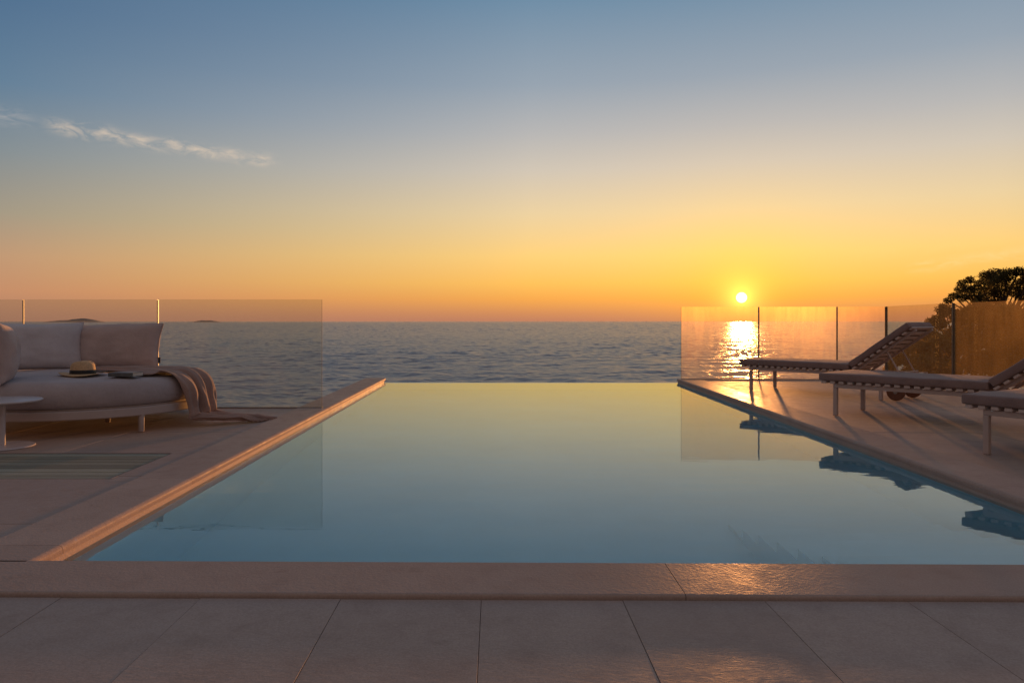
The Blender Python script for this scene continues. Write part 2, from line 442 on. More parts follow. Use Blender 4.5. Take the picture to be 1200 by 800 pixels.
so_ = bpy.data.objects.new('sea', me); col.objects.link(so_); tag(so_, kind='structure')

def hill_z(x, y):
    d = max(0.0, y - 9.0)
    base = -2.6 - 10.6*min(1, d/34)**1.1
    side = max(0.0, min(1.0, (x - 8)/10))
    z = base*(1-side) + side*(-2.4 - 12*min(1, max(0, y-33)/14)**1.2)
    return z + .5*noise.noise(Vector((x*.13, y*.13, 3))) + .18*noise.noise(Vector((x*.6, y*.6, 9)))
mb = MB(); nx, ny = 110, 70; vs = []
for j in range(ny):
    for i in range(nx):
        x = -55 + 130*i/(nx-1); y = -25 + 80*j/(ny-1)
        vs.append((x, y, hill_z(x, y)))
mb.add(vs, [(j*nx+i, j*nx+i+1, (j+1)*nx+i+1, (j+1)*nx+i) for j in range(ny-1) for i in range(nx-1)], 0, True)
tag(mb.build('hillside', M['hill']), kind='structure')

def island(x0, x1, peak, Y, seed):
    X0, X1 = (x0-580)*Y/850, (x1-580)*Y/850
    n = 40; mb = MB(); vs = []; Wd = (X1-X0)
    for j in range(9):
        for i in range(n+1):
            u = i/n; q = j/8
            env = max(0, math.sin(math.pi*u))**.75 * max(0, math.sin(math.pi*q))
            h = peak*env*(.72 + .4*noise.noise(Vector((u*3+seed, q*1.5, seed))) + .10*noise.noise(Vector((u*14, q*4, seed))))
            vs.append((X0 + Wd*u, Y + Wd*.5*(q-.5), SEA_Z - 1 + max(0, h)))
    mb.add(vs, [(j*(n+1)+i, j*(n+1)+i+1, (j+1)*(n+1)+i+1, (j+1)*(n+1)+i) for j in range(8) for i in range(n)], 0, True)
    return tag(mb.build('island', M['island']), kind='structure')
island(56, 120, 70, 11000, 1.3)
island(226, 258, 42, 11500, 4.7)

# ----------------------------------------------------------------------------
# haze: thin even air from the terrace out to the horizon, the sky stays outside
# ----------------------------------------------------------------------------
mb = MB(); mb.box(-62000, 62000, -30, 61000, SEA_Z-6.5, 6.5)
m = bpy.data.materials.new('sea haze'); m.use_nodes = True; t = NT(m); t.n.remove(t.n['Principled BSDF'])
pv = t.node('ShaderNodeVolumePrincipled'); pv.inputs['Color'].default_value = (.72,.68,.68,1)
pv.inputs['Density'].default_value = 1.8e-5; pv.inputs['Anisotropy'].default_value = .2
t.link(pv.outputs[0], t.n['Material Output'].inputs['Volume'])
tag(mb.build('haze', m), kind='stuff')

# ----------------------------------------------------------------------------
# terraces
# ----------------------------------------------------------------------------
COP_T = .036
def RY(y, off): return pool_r(y) + off
ROT = math.atan(.0245)
MR = Matrix.Translation((2.58, 0, 0)) @ Matrix.Rotation(-ROT, 4, 'Z')   # right terrace frame: x away from the pool, y along its edge

# left terrace: large slabs, an opening for the slatted inset and the hatch
mb = MB()
LX1 = POOL_L - .322
xs = [LX1]
while xs[-1] > -11: xs.append(xs[-1] - .93)
ycuts = [2.30, 3.25, 4.18, 5.0, 5.95, 6.78, 7.60]
for i in range(len(xs)-1):
    for j in range(len(ycuts)-1):
        x1, x0 = xs[i]-.0015, xs[i+1]+.0015; y0, y1 = ycuts[j]+.0015, ycuts[j+1]-.0015
        dz = random.uniform(-.0008, .0008)
        if j == 2:                                   # row of the inset
            if i == 0:
                mb.slab(-2.222, x1, 4.256, y1, -.05, -.006+dz); mb.slab(-2.222, -2.205, y0, 4.256, -.05, -.006+dz, .001)
            elif i >= 4: mb.slab(x0, x1, y0, y1, -.05, -.006+dz)
            continue
        mb.slab(x0, x1, y0, y1, -.05, -.006+dz)
tag(mb.build('terrace_left', M['paving']), kind='structure')
# front terrace, a little lower than the coping
mb = MB()
fx = [-.045 + .465*k for k in range(-20, 26)]
def front_y(x): return 2.398 - .0125*x
for i in range(len(fx)-1):
    for r_ in range(7):
        y1 = 2.385 - .95*r_; y0 = y1 - .95
        dz = random.uniform(-.0007, .0007); x0, x1 = fx[i]+.0007, fx[i+1]-.0007
        o = len(mb.v)
        mb.slab(x0, x1, y0+.0012, y1-.0012, -.06, -.016+dz, .0010)
        if r_ == 0:
            for q in range(o, len(mb.v)):
                vx = mb.v[q]
                if vx[1] > y0 + .5: mb.v[q] = (vx[0], vx[1] - 2.391 + front_y(vx[0]), vx[2])
tag(mb.build('terrace_front', M['paving']), kind='structure')
# right terrace
mb = MB()
xs = [.352 + .93*k for k in range(0, 6)]; ys = [2.3 + .915*k for k in range(0, 11)]
XR = 4.02; ys = [2.3 + .9088*k for k in range(-5, 11)]
xs = [.352, 1.27, 2.19, 3.11, XR-.2]
for i in range(len(xs)-1):
    for j in range(len(ys)-1):
        mb.slab(xs[i]+.0012, xs[i+1]-.0012, ys[j]+.0012, ys[j+1]-.0012, -.06, -.005+random.uniform(-.0007,.0007), .0016, MR)
tag(mb.build('terrace_right', M['paving']), kind='structure')
# bedding and retaining walls below the paving
mb = MB()
mb.box(-11.6, LX1+.01, -6, 7.66, -4.5, -.055)
mb.box(-11.6, 12, -6, 2.62, -4.6, -.075)
tag(mb.build('terrace_base', M['joint']), kind='structure')
mb = MB(); mb.box(.03, XR+.1, -2.3, 11.42, -4.7, -.062, 0, MR)
tag(mb.build('terrace_base', M['joint']), kind='structure')

# ----------------------------------------------------------------------------
# the pool: basin, copings, weir, steps
# ----------------------------------------------------------------------------
pool = empty('infinity_pool', (0, 7, 0), 0, 'long infinity pool with pale stone coping and a still mirror-like surface', 'pool')
PL = Vector((0, 7, 0))
def pbuild(mb, name, mat):
    mb.v = [(x-PL.x, y-PL.y, z-PL.z) for (x, y, z) in mb.v]
    return mb.build(name, mat, pool)
# basin (inner faces just behind the wall tiles under the coping)
mb = MB(); D = -1.40
xr0, xr1 = pool_r(POOL_N-.02)+.02, pool_r(POOL_F)+.02
A = [(POOL_L-.012, POOL_N-.03), (xr0, POOL_N-.03), (xr1, POOL_F), (POOL_L-.012, POOL_F)]
vs = [(x, y, D) for x, y in A] + [(x, y, -.038) for x, y in A[:2]] + [(x, y, -.038) for x, y in A[2:]]
vs[6] = (A[2][0], A[2][1], WATER_Z-.006); vs[7] = (A[3][0], A[3][1], WATER_Z-.006)
vs[4:8] = [(vs[4][0], vs[4][1], -.038), (vs[5][0], vs[5][1], -.038), vs[6], vs[7]]
mb.add(vs, [(0,1,2,3), (0,4,5,1), (2,6,7,3)])
mb.add([(A[0][0], A[0][1], D), (A[3][0], A[3][1], D), (A[3][0], A[3][1], -.05), (A[0][0], A[0][1], -.05)], [(0,1,2,3)])
mb.add([(A[1][0], A[1][1], D), (A[2][0], A[2][1], D), (A[2][0], A[2][1], -.05), (A[1][0], A[1][1], -.05)], [(3,2,1,0)])
pbuild(mb, 'basin', M['tile'])
# stone faced upper walls under left, right and front coping
mb = MB()
mb.add([(POOL_L-.002, POOL_N-.03, -.15), (POOL_L-.002, POOL_F+.02, -.15), (POOL_L-.002, POOL_F+.02, -.034), (POOL_L-.002, POOL_N-.03, -.034)], [(0,1,2,3)])
pbuild(mb, 'side_wall', M['coping_face_lit']); mb = MB()
mb.add([(xr0-.012, POOL_N-.03, -.15), (xr1-.012, POOL_F+.02, -.15), (xr1-.012, POOL_F+.02, -.034), (xr0-.012, POOL_N-.03, -.034)], [(3,2,1,0)])
pbuild(mb, 'side_wall', M['coping_face_lit'])
# weir wall at the far end (outer face falls to the catch basin)
mb = MB(); mb.box(POOL_L-.02, xr1+.03, POOL_F+.004, POOL_F+.22, -3.2, WATER_Z-.010)
pbuild(mb, 'weir_wall', M['tile'])
# outer wall that carries the left coping beyond the terrace
mb = MB(); mb.box(LX1+.02, POOL_L-.02, 2.3, POOL_F+.20, -4.2, -.037)
pbuild(mb, 'outer_wall', M['render'])

def coping_run(mb, p0, p1, width, thick, joints, inward, r=.022):
    """coping stones from p0 to p1 (xy of the pool-side edge); inward = unit vector away from the water"""
    p0, p1 = Vector(p0), Vector(p1); Lg = (p1-p0).length; d = (p1-p0)/Lg; inw = Vector(inward)
    prof = [(0, -thick)]
    prof += [(r*(1-math.sin(a)), -r*(1-math.cos(a))) for a in [R(x) for x in (90, 72, 54, 36, 18, 0)]][0:0]
    k = 7
    for i in range(k):                      # rounded water-side nose
        a = math.pi/2*i/(k-1); prof.append((r - r*math.cos(a), -r + r*math.sin(a)))
    prof.append((width-.003, 0)); prof.append((width, -.003)); prof.append((width, -thick))
    js = [0] + [j for j in joints if 0 < j < Lg] + [Lg]
    for a, b_ in zip(js[:-1], js[1:]):
        a += .0012; b_ -= .0012; n = len(prof); vs = []
        for s_ in (a, b_):
            for (u, z) in prof:
                q = p0 + d*s_ + inw*u; vs.append((q.x, q.y, z))
        F = [(i, (i+1) % n, n+(i+1) % n, n+i) for i in range(n)]
        mb.add(vs, F, 0, False); mb.add(vs, [list(range(n))[::-1], list(range(n, 2*n))])
mb = MB()
coping_run(mb, (POOL_L, POOL_N+.002), (POOL_L, POOL_F+.22), .32, COP_T, [.20+1.25*k for k in range(8)], (-1, 0))
o = pbuild(mb, 'side_coping', M['coping']); auto_smooth(o, 30)
mb = MB(); rd = Vector((.0245, 1)).normalized()
coping_run(mb, (pool_r(POOL_N), POOL_N+.002), (pool_r(POOL_F+.05), POOL_F+.05), .35, COP_T, [.74+1.25*k for k in range(8)], (rd.y, -rd.x))
o = pbuild(mb, 'side_coping', M['coping']); auto_smooth(o, 30)
# front coping, bullnosed on the side of the lower terrace
mb = MB()
coping_run(mb, (-11.5, front_y(-11.5)-.002), (9, front_y(9)-.002), .318, .05, [12.13+2.8*k for k in range(-4, 4)], (.0125, .9999), .010)
o = pbuild(mb, 'front_coping', M['coping']); auto_smooth(o, 30)
# submerged steps along the right side of the near end
for i in range(7):
    mb = MB(); y1 = POOL_N + .26*(i+1)
    mb.box(1.46, pool_r(POOL_N)-.02, POOL_N-.02 if i == 0 else y1-.26, y1, D+.003, -.20-.19*i)
    pbuild(mb, 'step', M['tile'])

mb = MB(); ww = [(POOL_L-.004, POOL_N), (pool_r(POOL_N)+.004, POOL_N), (xr1-.014, POOL_F+.012), (POOL_L-.004, POOL_F+.012)]
nxw = 2
mb.add([(x, y, WATER_Z) for x, y in ww], [(0,1,2,3)])
tag(mb.build('pool_water', M['pool_water']), kind='structure')

# ----------------------------------------------------------------------------
# slatted inset and hatch in the left terrace
# ----------------------------------------------------------------------------
ins = empty('slatted_deck_panel', (-4, 4.59, -.02), 0, 'low panel of weathered boards set flush into the stone paving in front of the daybed', 'deck panel')
mb = MB()
nb = 8; yb = [4.186 + k*(.808/nb) for k in range(nb+1)]
for k in range(nb):
    mb.rbox(-5.75+4, -2.232+4, yb[k]+.006-4.59, yb[k+1]-.006-4.59, -.015, .010, .0012, 0, None, 1)
mb.build('boards', M['deck'], ins)
mb = MB(); mb.box(-5.78+4, -2.224+4, 4.182-4.59, 4.186-4.59, -.02, .0125); mb.box(-5.78+4, -2.224+4, 4.994-4.59, 4.998-4.59, -.02, .0125); mb.box(-2.230+4, -2.2245+4, 4.187-4.59, 4.993-4.59, -.02, .0125)
mb.build('edging', M['joint'], ins)
h = empty('floor_hatch', (-2.138, 4.22, -.02), 0, 'small rectangular stone hatch cover between the boards and the pool coping', 'hatch')
mb = MB(); mb.slab(-.062, .062, -.030+-.075, .028, -.01, .014, .002); mb.build('lid', M['paving'], h)
mb = MB()
mb.box(-.066,.066,-.109,-.106,-.02,.0125); mb.box(-.066,.066,.030,.033,-.02,.0125); mb.box(-.066,-.063,-.105,.029,-.02,.0125); mb.box(.063,.066,-.105,.029,-.02,.0125)
mb.build('rim', M['joint'], h)
mb = MB(); mb.slab(-2.203, LX1-.0015, 4.183, 4.10+.01, -.05, -.006)
# ----------------------------------------------------------------------------
# glass balustrades
# ----------------------------------------------------------------------------
def glass_fence(name, pts, H, label, gmat, stripm, strip_w, sdep=.026, sink=.05):
    """pts: list of (x, y) panel joints"""
    o0 = Vector((pts[0][0], pts[0][1], 0))
    root = empty(name, o0, 0, label, 'glass fence')
    th = .016
    for i in range(len(pts)-1):
        a, b_ = Vector(pts[i])-o0.xy, Vector(pts[i+1])-o0.xy; d = (b_-a).normalized(); n = Vector((-d.y, d.x))
        a = a + d*.006; b_ = b_ - d*.006; mb = MB()
        c4 = [a-n*th/2, b_-n*th/2, b_+n*th/2, a+n*th/2]
        vs = [(p.x, p.y, -sink) for p in c4] + [(p.x, p.y, H) for p in c4]
        mb.add(vs, [(0,1,5,4), (2,3,7,6)], 0); mb.add(vs, [(4,5,6,7)], 2); mb.add(vs, [(1,2,6,5)], 2 if i == len(pts)-2 else 1); mb.add(vs, [(3,0,4,7)], 2 if i == 0 else 1)
        mb.build('glass_panel', [gmat[min(i, len(gmat)-1)] if isinstance(gmat, list) else gmat, M['glass_edge'], M['glass_edge_dim']], root)
    for i in range(len(pts)):
        if not stripm[i]: continue
        p = Vector(pts[i])-o0.xy; wd = strip_w[i]
        d = (Vector(pts[min(i+1, len(pts)-1)]) - Vector(pts[max(i-1, 0)])).normalized()
        Mx = Matrix.Translation((p.x, p.y, 0)) @ Matrix.Rotation(math.atan2(d.y, d.x), 4, 'Z')
        mb = MB(); mb.rbox(-wd/2, wd/2, -sdep/2, sdep/2, -.01, H-.004, .002, 0, Mx, 1)
        mb.build('joint_strip', stripm[i], root)
    mb = MB()
    for i in range(len(pts)-1):
        a, b_ = Vector(pts[i])-o0.xy, Vector(pts[i+1])-o0.xy; d = (b_-a).normalized()
        Mx = Matrix.Translation((a.x, a.y, 0)) @ Matrix.Rotation(math.atan2(d.y, d.x), 4, 'Z')
        mb.box(.002, (b_-a).length-.002, -.014, -.0085, -.012, .006, 0, Mx); mb.box(.002, (b_-a).length-.002, .0085, .014, -.012, .006, 0, Mx)
    mb.build('base_channel', M['steel'], root)
    return root
YL = 7.575
glass_fence('glass_balustrade', [(-9.1, YL), (-7.72, YL), (-6.32, YL), (-4.925, YL), (-3.52, YL), (-1.80, YL)], 1.127,
            'clear frameless glass fence behind the round daybed, ending at the pool coping', M['glass_clean'],
            [None, M['brass'], M['brass'], M['brass'], M['brass'], None], [.009]*6, .026)
glass_fence('glass_balustrade', [(2.90, 11.32), (4.11, 11.30), (5.30, 11.24), (6.02, 11.16), (5.72, 9.05), (5.66, 6.75), (5.62, 4.4)], 1.128,
            'salt-stained glass fence round the lounger terrace, glowing in front of the setting sun', [M['glass_salt_glow']]*3 + [M['glass_heavy_glow']],
            [None, M['steel'], M['steel'], M['darkpost'], M['darkpost'], M['darkpost'], M['darkpost']], [.018, .018, .018, .034, .034, .034, .034])

# ----------------------------------------------------------------------------
# cushions
# ----------------------------------------------------------------------------
def pillow_mesh(w_, h_, t_, seed, n=30, floppy=.03):
    """pillow standing in its XZ plane, y = thickness, origin at the bottom centre"""
    mb = MB(); vs = []; idx = {}
    def P(u, v, sgn):
        pin = 1 - .055*(1-abs(v)**2.2)*(abs(u)**6)      # sides drawn in between the corners
        pinv = 1 - .07*(1-abs(u)**2.2)*(abs(v)**6)
        x = u*w_/2*pin; z = v*h_/2*pinv
        th = max(0, (1-abs(u)**3.2))**.55 * max(0, (1-abs(v)**3.2))**.55
        nz = noise.noise(Vector((u*2.1+seed, v*2.1, sgn*1.7+seed)))*.14 + noise.noise(Vector((u*5+seed, v*5, sgn*3+seed)))*.06
        ew = noise.noise(Vector((u*9+seed, v*9, seed)))*.05*(abs(u)**4 + abs(v)**4)
        y = sgn*t_/2*(th*(1+nz) + ew*(th > .02))
        x += floppy*.5*noise.noise(Vector((u, v*1.5, seed+4)))*abs(v); z += floppy*noise.noise(Vector((u*1.6, v, seed+8)))*(v > 0)
        return Vector((x, y, z + h_/2*.97))
    for sgn in (-1, 1):
        for j in range(n+1):
            for i in range(n+1):
                u = math.sin((i/n-.5)*math.pi)*.35 + (2*i/n-1)*.65; v = math.sin((j/n-.5)*math.pi)*.35 + (2*j/n-1)*.65
                vs.append(P(u, v, sgn))
    N = (n+1)**2; F = []
    for j in range(n):
        for i in range(n):
            a = j*(n+1)+i; F.append((a, a+1, a+n+2, a+n+1)); F.append((N+a, N+a+n+1, N+a+n+2, N+a+1))
    mb.add(vs, F, 0, True)
    rim = [vs[i] for i in range(n+1)] + [vs[j*(n+1)+n] for j in range(1, n+1)] + [vs[n*(n+1)+i] for i in range(n-1, -1, -1)] + [vs[j*(n+1)] for j in range(n-1, 0, -1)]
    return mb, rim
def pillow(loc, rz, lean, w_, h_, t_, seed, mat, label, rx_tag=False, group=None):
    root = empty('back_cushion', loc, rz, label, 'cushion', group)
    mb, rim = pillow_mesh(w_, h_, t_, seed)
    Ml = Matrix.Rotation(lean, 4, 'X')
    mb.v = [tuple(Ml @ Vector(v)) for v in mb.v]; rim = [Ml @ v for v in rim]
    o = mb.build('cushion_body', mat, root)
    wl = o.modifiers.new('w', 'WELD'); wl.merge_threshold = .0008
    pm = MB(); pm.tube(rim + [rim[0]], .0055, 6, caps=False); pm.build('piping', mat, root)
    if rx_tag:
        tm = MB(); q = max(rim, key=lambda v: v.x - abs(v.z-.10)*4)
        tm.rbox(q.x-.003, q.x+.026, q.y-.003, q.y+.003, q.z-.045, q.z+.012, .001, 0, None, 1); tm.build('fabric_tag', M['tag'], root)
    return root

# ----------------------------------------------------------------------------
# round daybed
# ----------------------------------------------------------------------------
BC = Vector((-3.68, 6.53, 0)); BR = 1.02
bed = empty('round_daybed', BC, 0, 'round daybed with thick pale seat cushion on a low cream frame beside the glass fence', 'daybed')
mb = MB(); prof = []
ZB, ZT = .215, .432
K = 16
prof.append((.02, ZB)); prof.append((BR-.09, ZB))
for i in range(K+1):
    a = -math.pi/2 + math.pi*i/K
    prof.append((BR-.088 + .093*abs(math.cos(a))**.75, (ZB+ZT)/2 + (ZT-ZB)/2*math.sin(a)))
for r_ in (.82, .70, .55, .4, .25, .1, .01): prof.append((r_*BR, ZT + .030*(1-(r_/.9)**2)))
def wob(p):
    a = math.atan2(p.y, p.x); r_ = p.xy.length
    q = p.copy(); s_ = noise.noise(Vector((math.cos(a)*2.2, math.sin(a)*2.2, p.z*4)))
    q.z += .008*s_*(p.z > .3) + .005*noise.noise(Vector((p.x*5, p.y*5, 2)))*(p.z > .4)
    if r_ > .8: q.xy = p.xy*(1 + .007*noise.noise(Vector((math.cos(a)*5, math.sin(a)*5, p.z*9))))
    return q
mb.lathe(prof, (0,0,0), 96, 0, wob); mb.build('seat_cushion', M['bed_fabric'], bed)
mb = MB(); mb.lathe([(BR-.05,.135),(BR-.01,.135),(BR-.003,.142),(BR-.003,.198),(BR-.01,.205),(BR-.05,.205),(BR-.05,.135)], (0,0,0), 96)
mb.box(-.93,.93,-.03,.03,.15,.19); mb.box(-.03,.03,-.93,-.031,.15,.19); mb.box(-.03,.03,.031,.93,.15,.19)
o = mb.build('bed_frame', M['frame'], bed); auto_smooth(o)
mb = MB(); mb.lathe([(.01,.200),(BR-.06,.200),(BR-.04,.213),(.01,.213)], (0,0,0), 64); mb.build('platform', M['slat'], bed)
for (lx, ly) in ((-2.89,5.93),(-2.95,7.10),(-3.46,6.48),(-3.95,5.80),(-4.42,5.98),(-4.40,7.12)):
    mb = MB(); c = Vector((lx, ly, 0)) - BC
    mb.lathe([(.001,.002),(.020,.002),(.022,.006),(.024,.14),(.001,.14)], c, 18); mb.lathe([(.001,0),(.018,0),(.018,.0018)], c, 14)
    o = mb.build('leg', M['frame'], bed); auto_smooth(o)

pillow((-3.635, 6.93, .452), R(-3), R(-12), .86, .44, .24, 2.3, M['pillow_fabric'], 'wide taupe back cushion standing behind the straw hat and the throw', True)
pillow((-4.26, 6.70, .452), R(28), R(-12), .80, .45, .22, 5.9, M['pillow_pale'], 'pale grey back cushion leaning between the two taupe cushions')
pillow((-3.89, 5.72, .422), R(122), R(-4), .56, .475, .27, 9.4, M['pillow_fabric'], 'taupe back cushion seen edge-on, its rim lit orange, at the near end of the daybed')

# hat
hat = empty('straw_hat', (-3.42, 6.02, .458), R(12), 'straw fedora hat with black ribbon lying on the daybed cushion', 'hat')
def oval(p):
    q = Vector((p.x*1.0, p.y*.86, p.z)); return q
def brimfx(p):
    q = oval(p); a = math.atan2(p.y, p.x); r_ = p.xy.length
    if r_ > .10: q.z += (r_-.10)*(.16*math.cos(2*a)+.03) 
    return q
mb = MB(); mb.lathe([(.098,.004),(.120,.002),(.150,.003),(.176,.006),(.178,.009),(.150,.007),(.120,.006),(.096,.010)], (0,0,0), 56, 0, brimfx); mb.build('brim', M['straw'], hat)
def crownfx(p):
    q = oval(p)
    if p.z > .07:
        k = (p.z-.07)/.05
        q.z -= .030*math.exp(-(q.y/.035)**2)*k*(1-.3*abs(q.x)/.1)          # lengthwise dent
        pin = math.exp(-((q.x-.06)/.04)**2)*.16*k; q.y *= 1-pin
        q.z -= .012*k*max(0, -q.x/.1)
    return q
mb = MB(); mb.lathe([(.097,.005),(.0965,.02),(.094,.05),(.090,.085),(.084,.105),(.074,.116),(.058,.121),(.035,.122),(.015,.121),(.001,.121)], (0,0,0), 56, 0, crownfx); mb.build('crown', M['straw'], hat)
mb = MB(); mb.lathe([(.0985,.007),(.0992,.009),(.0975,.040),(.0960,.041)], (0,0,0), 56, 0, oval); mb.build('ribbon', M['band'], hat)

# book
bk = empty('book', (-3.035, 5.97, .450), R(-6), 'thick closed book lying on the daybed cushion beside the throw', 'book')
mb = MB(); mb.rbox(-.105,.105,-.075,.075,0,.004,.0015); mb.rbox(-.105,.105,-.075,.075,.029,.033,.0015); mb.rbox(-.107,.107,-.0785,-.0752,.0005,.0325,.001); mb.build('cover', M['cover'], bk)
mb = MB(); mb.box(-.102,.102,-.075,.071,.0042,.0288); mb.build('pages', M['paper'], bk)
mb = MB(); mb.box(-.075,.085,-.055,.06,.0332,.0336); mb.build('cover_print', M['cover_art'], bk)

# throw: one long strip with lengthwise folds, over the cushion and down to the floor
def bez(pts, n):
    """Catmull-Rom through pts"""
    out = []; P = [pts[0]] + pts + [pts[-1]]
    for i in range(1, len(P)-2):
        for k in range(n):
            q = k/n; a, b_, c_, d = P[i-1], P[i], P[i+1], P[i+2]
            out.append(tuple(.5*((2*b_[j]) + (-a[j]+c_[j])*q + (2*a[j]-5*b_[j]+4*c_[j]-d[j])*q*q + (-a[j]+3*b_[j]-3*c_[j]+d[j])*q**3) for j in range(len(b_))))
    out.append(tuple(pts[-1])); return out
# x, y, z (centre line), half width, width direction angle (deg, from +X), fold height
ctl = [(-3.62,6.40,.468,.10,60,.016), (-3.42,6.44,.474,.13,75,.020), (-3.15,6.46,.478,.24,88,.026), (-2.95,6.41,.474,.34,87,.030),
       (-2.80,6.41,.458,.33,83,.032), (-2.690,6.41,.415,.27,80,.036), (-2.640,6.40,.34,.245,80,.052), (-2.620,6.39,.24,.215,80,.062), (-2.60,6.38,.13,.19,80,.064),
       (-2.57,6.36,.055,.18,82,.058), (-2.48,6.39,.030,.165,84,.050), (-2.36,6.45,.020,.15,80,.042), (-2.25,6.52,.016,.14,76,.034), (-2.18,6.56,.013,.14,74,.026)]
path = bez(ctl, 8); NW = 40
def throw_pt(i, q):
    x, y, z, hw, ang, fold = path[i]
    a = R(ang); wd = Vector((math.cos(a), math.sin(a), 0))
    j0, j1 = max(0, i-1), min(len(path)-1, i+1)
    tg = Vector(path[j1][:3]) - Vector(path[j0][:3]); nn = tg.cross(wd).normalized()
    if nn.z < -.01 and abs(nn.z) > .2: nn = -nn
    if i and nn.x < 0 and abs(nn.z) < .2: nn = -nn
    ph = 3.1*math.sin(i*.035) + noise.noise(Vector((i*.03, 0, 1)))*2.0
    qq = q + .22*noise.noise(Vector((q*1.6, i*.025, 3))) + .10*noise.noise(Vector((q*4, i*.05, 11)))
    f = (1.25*abs(math.sin(qq*4.4 + ph*.6))**.8 - .65) + .55*noise.noise(Vector((q*4.5, i*.07, 6))) + .05*math.sin(qq*26)
    # the far edge hangs a bit outward; drape follows the bed's rim
    drop = min(1, max(0, (i-32)/22.0))
    p = Vector((x, y, z)) + wd*(q*hw)
    r_ = (p.xy - BC.xy).length
    if i <= 34 and r_ < .96: p.z = min(z, ZT + .030*(1-(r_/.92)**2) + .015)      # lies on the cushion
    p += nn*(fold*(f + .75)*(1 - .8*abs(q)**5 if i <= 34 else 1))
    if i > 26: p -= Vector((wd.y, -wd.x, 0))*((q*hw)**2*.5*min(1, (i-26)/8))
    return p
mb = MB(); vs = []
for i in range(len(path)):
    for k in range(NW+1): vs.append(throw_pt(i, -1 + 2*k/NW))
F = [(i*(NW+1)+k, i*(NW+1)+k+1, (i+1)*(NW+1)+k+1, (i+1)*(NW+1)+k) for i in range(len(path)-1) for k in range(NW)]
mb.add(vs, F, 0, True)
TB = Vector((-2.6, 6.45, 0)); mb.v = [tuple(Vector(v)-TB) for v in mb.v]
thr = empty('throw_blanket', TB, 0, 'rosy beige knitted throw draped over the right edge of the daybed onto the floor', 'blanket')
o = mb.build('blanket_cloth', M['throw'], thr)
sd = o.modifiers.new('t', 'SOLIDIFY'); sd.thickness = .008; sd.offset = 0
subsurf(o, 1)
mb = MB()
for k in range(0, NW+1):
    e = throw_pt(len(path)-1, -1+2*k/NW); d0 = (Vector(path[-1][:3]) - Vector(path[-4][:3])).normalized()
    ln = random.uniform(.08, .13); sd_ = Vector((random.uniform(-.35,.35)*.06, random.uniform(-.3,.3)*.06, 0))
    pts = [e - d0*.01, e + d0*ln*.5 + sd_*.6, e + d0*ln + sd_]
    pts = [Vector((p.x, p.y, max(.004, p.z*(1-.45*j)))) for j, p in enumerate(pts)]
    mb.tube([p - TB for p in pts], .004, 5, rs=[.005, .0065, .005])
mb.build('fringe', M['throw'], thr)

# side table
tb = empty('side_table', (-3.56, 5.24, -.005), 0, 'small round cream side table with a disc base, in front of the daybed', 'side table')
mb = MB(); mb.lathe([(.001,.325),(.245,.325),(.252,.329),(.254,.334),(.252,.339),(.245,.342),(.001,.342)], (0,0,0), 72); o = mb.build('table_top', M['table'], tb); auto_smooth(o)
mb = MB(); mb.lathe([(.021,.010),(.021,.326)], (0,0,0), 20); mb.build('stem', M['table'], tb)
mb = MB(); mb.lathe([(.001,0),(.205,0),(.208,.004),(.204,.010),(.03,.013),(.001,.013)], (0,0,0), 64); o = mb.build('table_base', M['table'], tb); auto_smooth(o)

# ----------------------------------------------------------------------------
# sun loungers
# ----------------------------------------------------------------------------
LW, SL, BL, TH = .70, 1.38, .80, R(37)          # width, seat length, back length, tilt
RZ = .304                                       # top of the rails
def soft_slab(lx, wy, th, seed, crown=.008):
    """mattress piece, x 0..lx, y 0..wy, z 0..th, with rounded boxed edges"""
    bm = bmesh.new(); bmesh.ops.create_cube(bm, size=1)
    for v in bm.verts: v.co = Vector(((v.co.x+.5)*lx, (v.co.y+.5)*wy, (v.co.z+.5)*th))
    bmesh.ops.bevel(bm, geom=bm.edges[:], offset=.014, segments=3, affect='EDGES', profile=.5)
    bmesh.ops.subdivide_edges(bm, edges=[e for e in bm.edges if e.calc_length() > .2], cuts=14, use_grid_fill=True)
    for v in bm.verts:
        x, y, z = v.co
        if z > th*.6:
            v.co.z += crown*math.sin(math.pi*max(0, min(1, x/lx)))**.5*math.sin(math.pi*max(0, min(1, y/wy)))**.5 + .004*noise.noise(Vector((x*6+seed, y*6, seed)))
        v.co.y += .004*noise.noise(Vector((x*4+seed, seed, z*8)))
    bm.verts.index_update()
    vs = [v.co.copy() for v in bm.verts]; F = [[v.index for v in f.verts] for f in bm.faces]; bm.free()
    return vs, F
